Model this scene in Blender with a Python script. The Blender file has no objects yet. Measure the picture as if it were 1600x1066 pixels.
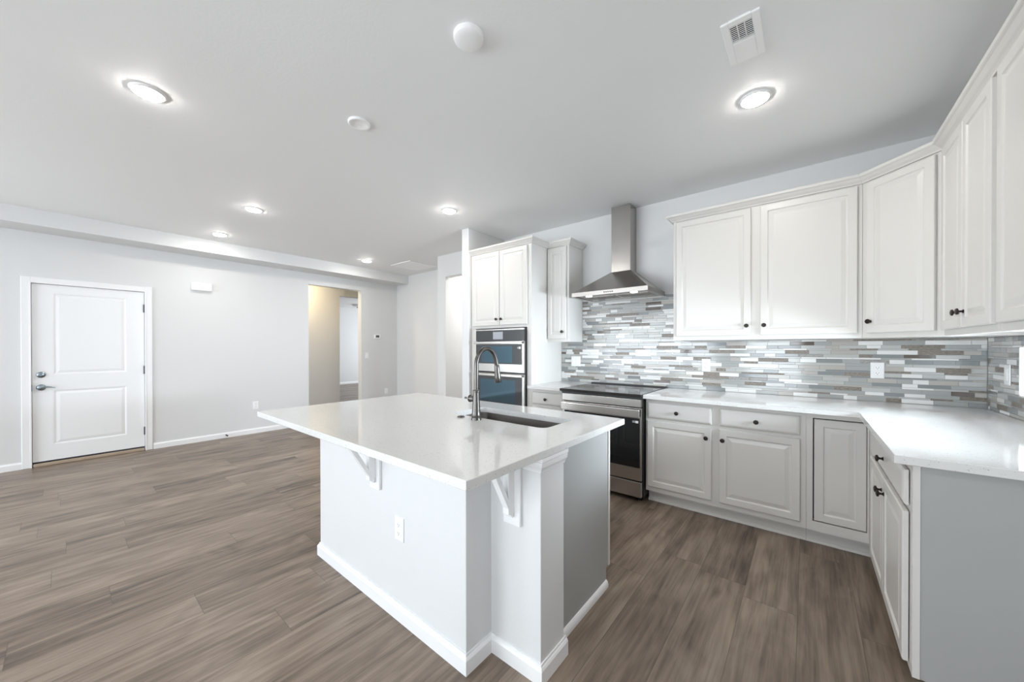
import bpy, bmesh, math, random
from mathutils import Vector, Matrix

S = bpy.context.scene
COL = S.collection
random.seed(7)
PI = math.pi

# ------------------------------------------------------------------ camera
EYE = 1.31
F, YAW, PITCH, ROLL, CY = 566.303, 0.682492, -0.004715, -0.001016, 545.70
cam_d = bpy.data.cameras.new('camera')
cam = bpy.data.objects.new('camera', cam_d)
COL.objects.link(cam)
fw = Vector((-math.sin(YAW) * math.cos(PITCH), math.cos(YAW) * math.cos(PITCH), math.sin(PITCH)))
r0 = Vector((math.cos(YAW), math.sin(YAW), 0))
u0 = r0.cross(fw)
rr = r0 * math.cos(ROLL) + u0 * math.sin(ROLL)
uu = -r0 * math.sin(ROLL) + u0 * math.cos(ROLL)
M = Matrix((rr, uu, -fw)).transposed().to_4x4()
M.translation = (0, 0, EYE)
cam.matrix_world = M
cam_d.sensor_fit = 'HORIZONTAL'
cam_d.sensor_width = 36.0
cam_d.lens = 36.0 * F / 1600
cam_d.shift_y = (CY - 533.0) / 1600
cam_d.clip_start = 0.02
S.camera = cam

# ------------------------------------------------------------------ colour management, world, lights
S.view_settings.view_transform = 'Standard'
S.view_settings.look = 'None'
S.view_settings.gamma = 1.0
S.view_settings.use_curve_mapping = False
S.view_settings.exposure = 0.50
S.cycles.use_denoising = True
S.cycles.max_bounces = 12
S.cycles.diffuse_bounces = 8
S.cycles.glossy_bounces = 6
S.cycles.transparent_max_bounces = 8
S.cycles.sample_clamp_indirect = 6.0
S.cycles.caustics_reflective = False
S.cycles.caustics_refractive = False

W = bpy.data.worlds.new('world')
S.world = W
W.use_nodes = True
bg = W.node_tree.nodes['Background']
bg.inputs[0].default_value = (0.90, 0.95, 1.0, 1)
bg.inputs[1].default_value = 2.5


def area(name, loc, direction, sx, sy, power, color=(1, 1, 1), spread=180):
    d = bpy.data.lights.new(name, 'AREA')
    d.shape = 'RECTANGLE'
    d.size, d.size_y, d.energy, d.color = sx, sy, power, color
    d.spread = math.radians(spread)
    o = bpy.data.objects.new(name, d)
    COL.objects.link(o)
    o.location = loc
    o.rotation_euler = Vector(direction).to_track_quat('-Z', 'Y').to_euler()
    return o


COOL = (0.83, 0.92, 1.0)
# daylight through the glazed doors and side window behind the camera and the strip window over the counter, plus two added fills
area('daylight_patio_doors', (-4.0, -5.32, 1.2), (0, 1, 0), 3.7, 2.2, 106, COOL)
area('daylight_side_window', (-6.70, -3.75, 1.35), (1, 0, 0), 1.8, 1.7, 70, COOL)
area('added_rear_window_fill', (-0.50, -1.32, 1.25), (0, 1, 0), 0.8, 1.5, 16, COOL)  # window fill added behind the camera to lighten the base cabinets
area('daylight_strip_window', (1.03, 2.60, 1.178), (-1, 0, 0), 1.22, 0.27, 24, (0.80, 0.90, 1.0), 70)
area('added_far_room_fill', (-10.4, 8.9, 1.5), (0, -1, 0), 2.4, 1.6, 100, (0.88, 0.94, 1.0))  # unseen fill added to brighten the far room, no window behind it

# ------------------------------------------------------------------ materials


def mat(name, color, rough=0.5, metal=0.0, spec=0.5, bump=0.0, bscale=200.0, emit=None, estr=0.0):
    m = bpy.data.materials.new(name)
    m.use_nodes = True
    nt = m.node_tree
    b = nt.nodes['Principled BSDF']
    b.inputs['Base Color'].default_value = (*color, 1)
    b.inputs['Roughness'].default_value = rough
    b.inputs['Metallic'].default_value = metal
    b.inputs['Specular IOR Level'].default_value = spec
    if emit:
        b.inputs['Emission Color'].default_value = (*emit, 1)
        b.inputs['Emission Strength'].default_value = estr
    if bump:
        tc = nt.nodes.new('ShaderNodeTexCoord')
        n = nt.nodes.new('ShaderNodeTexNoise')
        n.inputs['Scale'].default_value = bscale
        n.inputs['Detail'].default_value = 2
        bp = nt.nodes.new('ShaderNodeBump')
        bp.inputs['Strength'].default_value = bump
        bp.inputs['Distance'].default_value = 0.002
        nt.links.new(tc.outputs['Object'], n.inputs['Vector'])
        nt.links.new(n.outputs['Fac'], bp.inputs['Height'])
        nt.links.new(bp.outputs['Normal'], b.inputs['Normal'])
    return m


WALL = mat('wall_paint', (0.71, 0.716, 0.718), 0.55, bump=0.25, bscale=90)
CEIL = mat('ceiling_paint', (0.86, 0.868, 0.87), 0.6, bump=0.25, bscale=70)
TRIM = mat('trim_paint', (0.86, 0.865, 0.87), 0.35)
DOORW = mat('door_paint', (0.87, 0.88, 0.89), 0.38)
CAB = mat('cabinet_paint', (0.66, 0.645, 0.618), 0.33)
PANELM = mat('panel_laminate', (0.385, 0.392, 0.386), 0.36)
GAPSHADE = mat('gap_shade', (0.02, 0.02, 0.02), 0.8)  # shade of the door gap, set as colour
WHITE = mat('white_plastic', (0.93, 0.93, 0.93), 0.35)
PLATE = mat('switch_plate', (0.86, 0.87, 0.88), 0.3)
BRONZE = mat('oil_rubbed_bronze', (0.035, 0.028, 0.024), 0.35, 0.8)
NICKEL = mat('satin_nickel', (0.30, 0.36, 0.40), 0.25, 1.0)
DARKST = mat('dark_steel', (0.125, 0.117, 0.111), 0.30, 1.0)
SINKM = mat('sink_steel', (0.26, 0.24, 0.222), 0.36, 1.0)
BLACKGL = mat('black_glass', (0.012, 0.013, 0.014), 0.04)
OVENFR = mat('oven_glass_border', (0.018, 0.021, 0.025), 0.06)
OVENFR.node_tree.nodes['Principled BSDF'].inputs['IOR'].default_value = 1.9
OVENWIN = mat('oven_window_coating', (0.008, 0.016, 0.024), 0.05)
OVENWIN.node_tree.nodes['Principled BSDF'].inputs['IOR'].default_value = 2.5
OVENWIN.node_tree.nodes['Principled BSDF'].inputs['Specular Tint'].default_value = (0.50, 0.80, 1.0, 1)
COOKTOP = mat('cooktop_glass', (0.02, 0.019, 0.018), 0.12)
BLACK = mat('black_enamel', (0.015, 0.015, 0.016), 0.35)
HINGE = mat('hinge_metal', (0.10, 0.11, 0.12), 0.4, 0.8)
SCREEN = mat('display_glass', (0.36, 0.38, 0.42), 0.15)
LCD = mat('lcd_grey', (0.07, 0.085, 0.085), 0.2)
TAN = mat('threshold_wood', (0.42, 0.33, 0.25), 0.5)
GROUT = mat('grout', (0.42, 0.41, 0.39), 0.8)
SLOT = mat('slot_dark', (0.02, 0.02, 0.02), 0.6)
RUBBER = mat('rubber_dark', (0.03, 0.03, 0.035), 0.6)
PAPER_W = mat('sticker_white', (0.85, 0.85, 0.84), 0.5)
PAPER_G = mat('sticker_grey', (0.35, 0.36, 0.36), 0.5)
LAMP = mat('lamp_diffuser', (0.9, 0.9, 0.9), 0.4, emit=(1.0, 0.95, 0.88), estr=128)
LAMPW = mat('warm_lamp_diffuser', (0.9, 0.9, 0.9), 0.4, emit=(1.0, 0.77, 0.44), estr=300)
LAMPP = mat('added_pantry_diffuser', (0.9, 0.9, 0.9), 0.4, emit=(1.0, 0.97, 0.93), estr=430)  # for the added pantry lamp
HOODL = mat('hood_lamp_lens', (0.9, 0.9, 0.9), 0.4, emit=(1.0, 0.96, 0.9), estr=2.6)


def brushed(name, color, rough, axis):
    m = mat(name, color, rough, 1.0)
    nt = m.node_tree
    b = nt.nodes['Principled BSDF']
    tc = nt.nodes.new('ShaderNodeTexCoord')
    mp = nt.nodes.new('ShaderNodeMapping')
    sc = [600, 600, 600]
    sc[axis] = 4
    mp.inputs['Scale'].default_value = sc
    n = nt.nodes.new('ShaderNodeTexNoise')
    n.inputs['Scale'].default_value = 1.0
    n.inputs['Detail'].default_value = 3
    bp = nt.nodes.new('ShaderNodeBump')
    bp.inputs['Strength'].default_value = 0.06
    bp.inputs['Distance'].default_value = 0.001
    nt.links.new(tc.outputs['Object'], mp.inputs['Vector'])
    nt.links.new(mp.outputs['Vector'], n.inputs['Vector'])
    nt.links.new(n.outputs['Fac'], bp.inputs['Height'])
    nt.links.new(bp.outputs['Normal'], b.inputs['Normal'])
    return m


STEEL = brushed('brushed_steel', (0.60, 0.585, 0.565), 0.24, 0)
STEELV = brushed('brushed_steel_upright', (0.44, 0.42, 0.40), 0.22, 2)
STEELH = brushed('brushed_steel_hood', (0.40, 0.375, 0.35), 0.26, 0)


def quartz():
    m = mat('quartz', (0.86, 0.86, 0.855), 0.07)
    nt = m.node_tree
    b = nt.nodes['Principled BSDF']
    tc = nt.nodes.new('ShaderNodeTexCoord')
    v = nt.nodes.new('ShaderNodeTexVoronoi')
    v.inputs['Scale'].default_value = 190
    ns = nt.nodes.new('ShaderNodeTexNoise')
    ns.inputs['Scale'].default_value = 75
    ns.inputs['Detail'].default_value = 3
    r1 = nt.nodes.new('ShaderNodeValToRGB')       # speck shape
    r1.color_ramp.elements[0].position = 0.16
    r1.color_ramp.elements[0].color = (1, 1, 1, 1)
    r1.color_ramp.elements[1].position = 0.30
    r1.color_ramp.elements[1].color = (0, 0, 0, 1)
    r2 = nt.nodes.new('ShaderNodeValToRGB')       # which cells carry a speck
    r2.color_ramp.elements[0].position = 0.55
    r2.color_ramp.elements[0].color = (0, 0, 0, 1)
    r2.color_ramp.elements[1].position = 0.60
    r2.color_ramp.elements[1].color = (1, 1, 1, 1)
    mul = nt.nodes.new('ShaderNodeMath')
    mul.operation = 'MULTIPLY'
    mx = nt.nodes.new('ShaderNodeMix')
    mx.data_type = 'RGBA'
    mx.inputs[6].default_value = (0.70, 0.70, 0.692, 1)
    mx.inputs[7].default_value = (0.27, 0.27, 0.26, 1)
    L = nt.links.new
    L(tc.outputs['Object'], v.inputs['Vector'])
    L(tc.outputs['Object'], ns.inputs['Vector'])
    L(v.outputs['Distance'], r1.inputs['Fac'])
    L(ns.outputs['Fac'], r2.inputs['Fac'])
    L(r1.outputs['Color'], mul.inputs[0])
    L(r2.outputs['Color'], mul.inputs[1])
    L(mul.outputs[0], mx.inputs['Factor'])
    L(mx.outputs[2], b.inputs['Base Color'])
    return m


QUARTZ = quartz()


def wood_floor():
    m = mat('vinyl_plank', (0.2, 0.17, 0.14), 0.38)
    nt = m.node_tree
    N, L = nt.nodes.new, nt.links.new
    b = nt.nodes['Principled BSDF']

    def math_(op, a, c=None):
        n = N('ShaderNodeMath')
        n.operation = op
        for i, x in enumerate((a, c)):
            if x is None:
                continue
            if isinstance(x, (int, float)):
                n.inputs[i].default_value = x
            else:
                L(x, n.inputs[i])
        return n.outputs[0]
    tc = N('ShaderNodeTexCoord')
    sp = N('ShaderNodeSeparateXYZ')
    L(tc.outputs['Object'], sp.inputs[0])
    PW, PL = 0.2265, 1.22
    xs = math_('DIVIDE', math_('ADD', sp.outputs[0], 0.0315), PW)
    row = math_('FLOOR', xs)
    fx = math_('FRACT', xs)
    wn = N('ShaderNodeTexWhiteNoise')
    wn.noise_dimensions = '1D'
    L(row, wn.inputs['W'])
    ys = math_('ADD', math_('DIVIDE', sp.outputs[1], PL), wn.outputs['Value'])
    colm = math_('FLOOR', ys)
    fy = math_('FRACT', ys)
    cid = N('ShaderNodeCombineXYZ')
    L(row, cid.inputs[0])
    L(colm, cid.inputs[1])
    wid = N('ShaderNodeTexWhiteNoise')
    wid.noise_dimensions = '3D'
    L(cid.outputs[0], wid.inputs['Vector'])
    # grain coordinates: stretched along the plank, shifted per plank
    off = N('ShaderNodeVectorMath')
    off.operation = 'SCALE'
    L(wid.outputs['Color'], off.inputs[0])
    off.inputs['Scale'].default_value = 37.0
    add = N('ShaderNodeVectorMath')
    add.operation = 'ADD'
    L(tc.outputs['Object'], add.inputs[0])
    L(off.outputs[0], add.inputs[1])

    def noise(scale_v, detail, dist=0.0):
        mp = N('ShaderNodeMapping')
        mp.inputs['Scale'].default_value = scale_v
        L(add.outputs[0], mp.inputs['Vector'])
        n = N('ShaderNodeTexNoise')
        n.inputs['Scale'].default_value = 1.0
        n.inputs['Detail'].default_value = detail
        n.inputs['Distortion'].default_value = dist
        L(mp.outputs[0], n.inputs['Vector'])
        return n.outputs['Fac']
    g1 = noise((10.0, 1.1, 1), 7, 1.6)      # broad cathedral bands
    g2 = noise((60.0, 2.5, 1), 3, 0.3)     # fine streaks
    g3 = noise((6.0, 2.4, 1), 5, 1.2)      # blotches
    g4 = noise((150.0, 5.0, 1), 2, 0.2)    # pores
    t = math_('ADD', math_('MULTIPLY', g1, 0.50), math_('ADD', math_('MULTIPLY', g2, 0.30), math_('MULTIPLY', g3, 0.36)))
    t = math_('ADD', t, math_('MULTIPLY', math_('SUBTRACT', g4, 0.5), 0.14))
    t = math_('SUBTRACT', t, 0.03)
    t = math_('ADD', t, math_('MULTIPLY', math_('SUBTRACT', wid.outputs['Value'], 0.5), 0.13))
    vm = N('ShaderNodeMapping')
    vm.inputs['Scale'].default_value = (4.2, 1.5, 1)
    L(add.outputs[0], vm.inputs['Vector'])
    vd = N('ShaderNodeTexVoronoi')
    vd.inputs['Scale'].default_value = 1.0
    L(vm.outputs[0], vd.inputs['Vector'])
    kn = N('ShaderNodeMapRange')
    kn.inputs['From Min'].default_value = 0.03
    kn.inputs['From Max'].default_value = 0.13
    kn.inputs['To Min'].default_value = 0.16
    kn.inputs['To Max'].default_value = 0.0
    L(vd.outputs['Distance'], kn.inputs['Value'])
    t = math_('SUBTRACT', t, math_('MULTIPLY', kn.outputs[0], math_('ADD', 0.3, g2)))
    ramp = N('ShaderNodeValToRGB')
    e = ramp.color_ramp.elements
    e[0].position, e[0].color = 0.36, (0.068, 0.049, 0.037, 1)
    e[1].position, e[1].color = 0.72, (0.318, 0.249, 0.193, 1)
    k = e.new(0.52)
    k.color = (0.183, 0.137, 0.103, 1)
    L(t, ramp.inputs['Fac'])
    # seams
    ex = math_('MINIMUM', fx, math_('SUBTRACT', 1.0, fx))
    ey = math_('MINIMUM', fy, math_('SUBTRACT', 1.0, fy))
    sx = math_('LESS_THAN', ex, 0.006)
    sy = math_('LESS_THAN', ey, 0.0012)
    seam = math_('MAXIMUM', sx, sy)
    mx = N('ShaderNodeMix')
    mx.data_type = 'RGBA'
    L(math_('MULTIPLY', seam, 0.6), mx.inputs['Factor'])
    L(ramp.outputs['Color'], mx.inputs[6])
    mx.inputs[7].default_value = (0.07, 0.055, 0.045, 1)
    L(mx.outputs[2], b.inputs['Base Color'])
    bp = N('ShaderNodeBump')
    bp.inputs['Strength'].default_value = 0.12
    bp.inputs['Distance'].default_value = 0.002
    L(math_('SUBTRACT', g2, math_('MULTIPLY', seam, 0.8)), bp.inputs['Height'])
    L(bp.outputs['Normal'], b.inputs['Normal'])
    return m


FLOORM = wood_floor()


def glass():
    m = bpy.data.materials.new('window_glass')
    m.use_nodes = True
    nt = m.node_tree
    nt.nodes.clear()
    o = nt.nodes.new('ShaderNodeOutputMaterial')
    mx = nt.nodes.new('ShaderNodeMixShader')
    tr = nt.nodes.new('ShaderNodeBsdfTransparent')
    gl = nt.nodes.new('ShaderNodeBsdfGlossy')
    gl.inputs['Roughness'].default_value = 0.02
    mx.inputs[0].default_value = 0.06
    nt.links.new(tr.outputs[0], mx.inputs[1])
    nt.links.new(gl.outputs[0], mx.inputs[2])
    nt.links.new(mx.outputs[0], o.inputs[0])
    return m


GLASS = glass()


def tile(name, col, rough, streak=0.0):
    m = mat('tile_' + name, col, rough, spec=0.6)
    if streak:
        nt = m.node_tree
        b = nt.nodes['Principled BSDF']
        tc = nt.nodes.new('ShaderNodeTexCoord')
        mp = nt.nodes.new('ShaderNodeMapping')
        mp.inputs['Scale'].default_value = (60, 60, 260)
        n = nt.nodes.new('ShaderNodeTexNoise')
        n.inputs['Scale'].default_value = 1
        n.inputs['Detail'].default_value = 4
        r = nt.nodes.new('ShaderNodeValToRGB')
        r.color_ramp.elements[0].position = 0.35
        r.color_ramp.elements[1].position = 0.65
        r.color_ramp.elements[0].color = tuple(c * (1 - streak) for c in col) + (1,)
        r.color_ramp.elements[1].color = tuple(min(1, c * (1 + streak)) for c in col) + (1,)
        L = nt.links.new
        L(tc.outputs['Object'], mp.inputs['Vector'])
        L(mp.outputs[0], n.inputs['Vector'])
        L(n.outputs['Fac'], r.inputs['Fac'])
        L(r.outputs['Color'], b.inputs['Base Color'])
    return m


TILES = [(tile('white', (0.80, 0.80, 0.79), 0.16), 0.21),
         (tile('pale_glass', (0.50, 0.508, 0.495), 0.10), 0.20),
         (tile('silver_glass', (0.39, 0.40, 0.395), 0.10), 0.18),
         (tile('blue_grey_glass', (0.26, 0.277, 0.283), 0.10), 0.11),
         (tile('warm_grey', (0.46, 0.44, 0.41), 0.12), 0.15),
         (tile('taupe_stone', (0.22, 0.19, 0.16), 0.35, 0.35), 0.09),
         (tile('brown_glass', (0.13, 0.105, 0.088), 0.06), 0.035),
         (tile('grey_stone', (0.31, 0.30, 0.285), 0.3, 0.3), 0.035)]

# ------------------------------------------------------------------ mesh helpers


class MB:
    """Collects shapes; build() links them as ONE mesh object."""

    def __init__(self):
        self.bm = bmesh.new()

    def box(self, x0, x1, y0, y1, z0, z1, bev=0.0, seg=1):
        b = bmesh.new()
        bmesh.ops.create_cube(b, size=1.0)
        for v in b.verts:
            v.co = Vector(((x0 + x1) / 2 + v.co.x * (x1 - x0), (y0 + y1) / 2 + v.co.y * (y1 - y0), (z0 + z1) / 2 + v.co.z * (z1 - z0)))
        if bev:
            bmesh.ops.bevel(b, geom=list(b.edges), offset=bev, segments=seg, affect='EDGES', profile=0.5)
        self._merge(b)
        return self

    def _merge(self, b):
        me = bpy.data.meshes.new('t')
        b.to_mesh(me)
        b.free()
        self.bm.from_mesh(me)
        bpy.data.meshes.remove(me)

    def prism(self, pts, z0, z1, bev=0.0, seg=2):
        """pts: plan polygon counter-clockwise."""
        b = bmesh.new()
        lo = [b.verts.new((x, y, z0)) for x, y in pts]
        hi = [b.verts.new((x, y, z1)) for x, y in pts]
        n = len(pts)
        b.faces.new(list(reversed(lo)))
        b.faces.new(hi)
        for i in range(n):
            b.faces.new((lo[i], lo[(i + 1) % n], hi[(i + 1) % n], hi[i]))
        if bev:
            bmesh.ops.bevel(b, geom=[e for e in b.edges], offset=bev, segments=seg, affect='EDGES', profile=0.5)
        self._merge(b)
        return self

    def hull(self, pts):
        b = bmesh.new()
        for p in pts:
            b.verts.new(p)
        bmesh.ops.convex_hull(b, input=list(b.verts))
        self._merge(b)
        return self

    def loops(self, rings, cap0=True, cap1=True):
        """Bridge rings of equal length into a skin."""
        b = self.bm
        R = [[b.verts.new(p) for p in ring] for ring in rings]
        n = len(R[0])
        for a, c in zip(R, R[1:]):
            for i in range(n):
                b.faces.new((a[i], a[(i + 1) % n], c[(i + 1) % n], c[i]))
        if cap0:
            b.faces.new(list(reversed(R[0])))
        if cap1:
            b.faces.new(R[-1])
        return self

    def panel(self, x0, x1, z0, z1, prof):
        """Nested rectangle profile facing -y: prof = [(inset, y)...]; the first ring is the back edge."""
        rings = []
        for ins, y in prof:
            rings.append([(x0 + ins, y, z0 + ins), (x1 - ins, y, z0 + ins), (x1 - ins, y, z1 - ins), (x0 + ins, y, z1 - ins)])
        return self.loops(rings)

    def lathe(self, prof, c, axis='z', n=24):
        """prof = [(radius, along)...] about an axis through c."""
        rings = []
        for r, h in prof:
            ring = []
            for i in range(n):
                a = 2 * PI * i / n
                p, q = r * math.cos(a), r * math.sin(a)
                if axis == 'z':
                    v = (c[0] + p, c[1] + q, c[2] + h)
                elif axis == 'y':
                    v = (c[0] + p, c[1] + h, c[2] + q)
                else:
                    v = (c[0] + h, c[1] + p, c[2] + q)
                ring.append(v)
            rings.append(ring)
        self.loops(rings)
        return self

    def tube(self, pts, radii, n=18, caps=True):
        pts = [Vector(p) for p in pts]
        if not isinstance(radii, (list, tuple)):
            radii = [radii] * len(pts)
        rings = []
        up = None
        for i, p in enumerate(pts):
            t = (pts[min(i + 1, len(pts) - 1)] - pts[max(i - 1, 0)]).normalized()
            if up is None:
                up = Vector((1, 0, 0)) if abs(t.x) < 0.9 else Vector((0, 0, 1))
            a = (up - t * up.dot(t)).normalized()
            up = a
            b2 = t.cross(a)
            rings.append([p + (a * math.cos(2 * PI * k / n) + b2 * math.sin(2 * PI * k / n)) * radii[i] for k in range(n)])
        self.loops(rings, caps, caps)
        return self

    def sweep(self, path, prof, closed=False):
        """Sweep a closed profile [(out, z)] along a plan path, mitred; out is to the right of travel."""
        P = [Vector((x, y)) for x, y in path]
        n = len(P)
        rings = []
        for i in range(n):
            if closed or 0 < i < n - 1:
                d1 = (P[i] - P[i - 1]).normalized()
                d2 = (P[(i + 1) % n] - P[i]).normalized()
            elif i == 0:
                d1 = d2 = (P[1] - P[0]).normalized()
            else:
                d1 = d2 = (P[-1] - P[-2]).normalized()
            n1, n2 = Vector((d1.y, -d1.x)), Vector((d2.y, -d2.x))
            m = (n1 + n2)
            m = m / (m.dot(n1))
            rings.append([(P[i].x + m.x * o, P[i].y + m.y * o, z) for o, z in prof])
        if closed:
            rings.append(rings[0])
        self.loops(rings, not closed, not closed)
        return self

    def xf(self, mtx):
        bmesh.ops.transform(self.bm, matrix=mtx, verts=list(self.bm.verts))
        return self

    def build(self, name, material, parent=None, smooth=False):
        bmesh.ops.recalc_face_normals(self.bm, faces=list(self.bm.faces))
        me = bpy.data.meshes.new(name)
        if parent is not None:
            root = parent
            while root.parent:
                root = root.parent
            if root.get('_world', 0):            # geometry given in world coordinates
                bmesh.ops.translate(self.bm, vec=-root.location, verts=list(self.bm.verts))
        self.bm.to_mesh(me)
        self.bm.free()
        me.materials.append(material)
        if smooth:
            for p in me.polygons:
                p.use_smooth = True
            try:
                me.set_sharp_from_angle(angle=math.radians(40))
            except Exception:
                pass
        o = bpy.data.objects.new(name, me)
        COL.objects.link(o)
        if parent is not None:
            o.parent = parent
        return o


def tag(o, label, cat, group=None):
    o['label'] = label
    o['category'] = cat
    if group:
        o['group'] = group
    return o


def thing(name, label, cat, loc=(0, 0, 0), rotz=0.0, group=None, world=True):
    """An Empty at the thing's base. world=True: parts are given in world coordinates."""
    o = bpy.data.objects.new(name, None)
    COL.objects.link(o)
    o.empty_display_size = 0.1
    o.location = loc
    o.rotation_euler = (0, 0, rotz)
    if world and rotz == 0.0:
        o['_world'] = 1
    return tag(o, label, cat, group)


def struct(o):
    o['kind'] = 'structure'
    return o


def sroot(name, loc):
    o = bpy.data.objects.new(name, None)
    COL.objects.link(o)
    o.location = loc
    o['_world'] = 1
    return struct(o)


# ------------------------------------------------------------------ the room shell
XL, HW, XR, ZC = -6.56, 3.705, 0.902, 2.743        # left wall, hood wall, right wall, ceiling
TH = 0.117
YR = -5.20                                         # rear wall behind the camera
FB = 4.31                                          # back wall of the alcove

struct(MB().box(-13.2, 1.2, -5.5, 9.2, -0.12, 0.0).build('floor', FLOORM))
struct(MB().box(-13.2, 1.2, -5.5, 9.2, ZC, ZC + 0.12).build('ceiling', CEIL))
# soffit along the left wall
struct(MB().box(XL, -6.171, YR, FB, 2.577, ZC).build('ceiling_soffit', WALL))

# left wall: blind recess for the door, open doorway to the hall
HY0, HY1, HZ = 2.598, 3.535, 2.389
DY0, DY1, DZ = -0.245, 0.640, 2.027
m = MB()
m.box(XL - TH, XL, YR - 0.1, -4.75, 0, ZC).box(XL - TH, XL, -2.75, DY0, 0, ZC)
m.box(XL - TH, XL, -4.75, -2.75, 0, 0.45).box(XL - TH, XL, -4.75, -2.75, 2.25, ZC)
m.box(XL - TH, XL - 0.06, DY0, DY1, 0, DZ)
m.box(XL - TH, XL, DY0, DY1, DZ, ZC)
m.box(XL - TH, XL, DY1, HY0, 0, ZC)
m.box(XL - TH, XL, HY0, HY1, HZ, ZC)
m.box(XL - TH, XL, HY1, FB + 0.1, 0, ZC)
struct(m.build('wall_left', WALL))
# back wall of the alcove and its return
struct(MB().box(XL, -4.526, FB, FB + 0.1, 0, ZC).box(-4.526, -4.43, HW + TH, FB + 0.1, 0, ZC).build('wall_alcove', WALL))
# hood wall, with the doorway to the pantry beside the wing wall
PX0, PX1, PZ = -4.333, -3.35, 2.407
m = MB()
m.box(-4.526, PX0, HW, HW + TH, 0, ZC)
m.box(PX0, PX1, HW, HW + TH, PZ, ZC)
m.box(PX1, XR + 0.15, HW, HW + TH, 0, ZC)
struct(m.build('wall_back', WALL))
struct(MB().box(-3.262, -3.146, 3.045, HW, 0, ZC, 0.004).build('wall_wing', WALL))
# pantry behind the doorway
struct(MB().box(-4.43, -2.7, 5.1, 5.2, 0, ZC).box(-2.7, -2.6, HW + TH, 5.2, 0, ZC).build('wall_pantry', WALL))
# right wall with the strip window
WY0, WY1, WZ0, WZ1 = 1.98, 3.235, 1.045, 1.312
m = MB()
m.box(XR, XR + 0.15, -1.3, WY0, 0, ZC)
m.box(XR, XR + 0.15, WY1, HW, 0, ZC)
m.box(XR, XR + 0.15, WY0, WY1, 0, WZ0)
m.box(XR, XR + 0.15, WY0, WY1, WZ1, ZC)
struct(m.build('wall_right', WALL))
# rear wall behind the camera: glazed doors and an added window let the daylight in
m = MB()
m.box(XL, -5.9, YR - 0.1, YR, 0, ZC)
m.box(-5.9, -1.9, YR - 0.1, YR, 2.35, ZC)
m.box(-1.9, -1.4, YR - 0.1, YR, 0, ZC)
m.box(-1.5, -1.4, YR, -1.3, 0, ZC)
m.box(-1.5, -0.95, -1.3, -1.2, 0, ZC).box(-0.05, XR, -1.3, -1.2, 0, ZC)
m.box(-0.95, -0.05, -1.3, -1.2, 0, 0.45).box(-0.95, -0.05, -1.3, -1.2, 2.05, ZC)
struct(m.build('wall_rear', WALL))
# hall and the far room seen through the doorway
HX = -7.60
m = MB()
m.box(HX - TH, HX, 0.9, 3.62, 0, ZC)
m.box(HX - TH, HX, 3.62, 4.75, 2.393, ZC)
m.box(HX - TH, HX, 4.75, 5.6, 0, ZC)
m.box(HX, XL - TH, 0.9, 1.0, 0, ZC)
m.box(HX, -6.5, 5.5, 5.6, 0, ZC)
m.box(XL - TH, -6.5, FB + 0.1, 5.6, 0, ZC)
struct(m.build('wall_hall', WALL))
m = MB()
m.box(-12.92, -12.82, 2.3, 9.1, 0, ZC)
m.box(-12.82, HX - TH, 2.2, 2.3, 0, ZC)
m.box(-12.82, HX, 9.0, 9.1, 0, ZC)
m.box(HX - TH, HX, 5.6, 9.1, 0, ZC)
struct(m.build('wall_far', WALL))

# baseboards
BB = [(0, 0.0), (0.014, 0.0), (0.014, 0.058), (0.010, 0.066), (0.006, 0.070), (0.005, 0.078), (0, 0.078)]


def baseboard(name, paths):
    mb = MB()
    for p in paths:
        mb.sweep(p, BB)
    struct(mb.build(name, TRIM))


baseboard('baseboard_left', [[(XL, YR), (XL, -0.306)], [(XL, 0.706), (XL, HY0)], [(XL, HY1), (XL, FB), (-4.526, FB)]])
baseboard('baseboard_hall', [[(HX, 1.0), (HX, 3.62)]])
baseboard('baseboard_far', [[(-12.82, 2.3), (-12.82, 9.0)]])
baseboard('baseboard_wing', [[(-3.262, HW), (-3.262, 3.045), (-3.146, 3.045)]])
baseboard('baseboard_right', [[(XR, 1.92), (XR, -1.2)]])

# ------------------------------------------------------------------ strip window in the right wall
wr = sroot('window_1', (XR, (WY0 + WY1) / 2, WZ0))
m = MB()
fx0, fx1 = XR + 0.05, XR + 0.10
m.box(fx0, fx1, WY0, WY1, WZ0, WZ0 + 0.022).box(fx0, fx1, WY0, WY1, WZ1 - 0.022, WZ1)
m.box(fx0, fx1, WY0, WY0 + 0.022, WZ0 + 0.022, WZ1 - 0.022).box(fx0, fx1, WY1 - 0.022, WY1, WZ0 + 0.022, WZ1 - 0.022)
m.build('window_frame', TRIM, wr)
m = MB()
m.box(XR - 0.014, XR + 0.05, WY0, WY1, WZ0 - 0.001, WZ0 + 0.006).box(XR - 0.014, XR + 0.05, WY0, WY1, WZ1 - 0.006, WZ1 + 0.001)
m.box(XR - 0.014, XR + 0.05, WY1 - 0.006, WY1 + 0.001, WZ0, WZ1).box(XR - 0.014, XR + 0.05, WY0 - 0.001, WY0 + 0.006, WZ0, WZ1)
m.build('window_reveal', TRIM, wr)
MB().box(XR + 0.070, XR + 0.076, WY0 + 0.022, WY1 - 0.022, WZ0 + 0.022, WZ1 - 0.022).build('window_pane', GLASS, wr)

# ------------------------------------------------------------------ door in the left wall
dr = sroot('door_1', (XL, (DY0 + DY1) / 2, 0))
m = MB()
CW = 0.066
prof = [(0, 0), (CW, 0)]
x0, x1 = XL, XL + 0.017
for (a, b_) in ((DY0 - CW + 0.004, DY0 + 0.004), (DY1 - 0.004, DY1 + CW - 0.004)):
    m.box(x0, x1, a, b_, 0, DZ + CW - 0.004, 0.004)
m.box(x0, x1, DY0 + 0.004, DY1 - 0.004, DZ - 0.004, DZ + CW - 0.004, 0.004)
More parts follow.
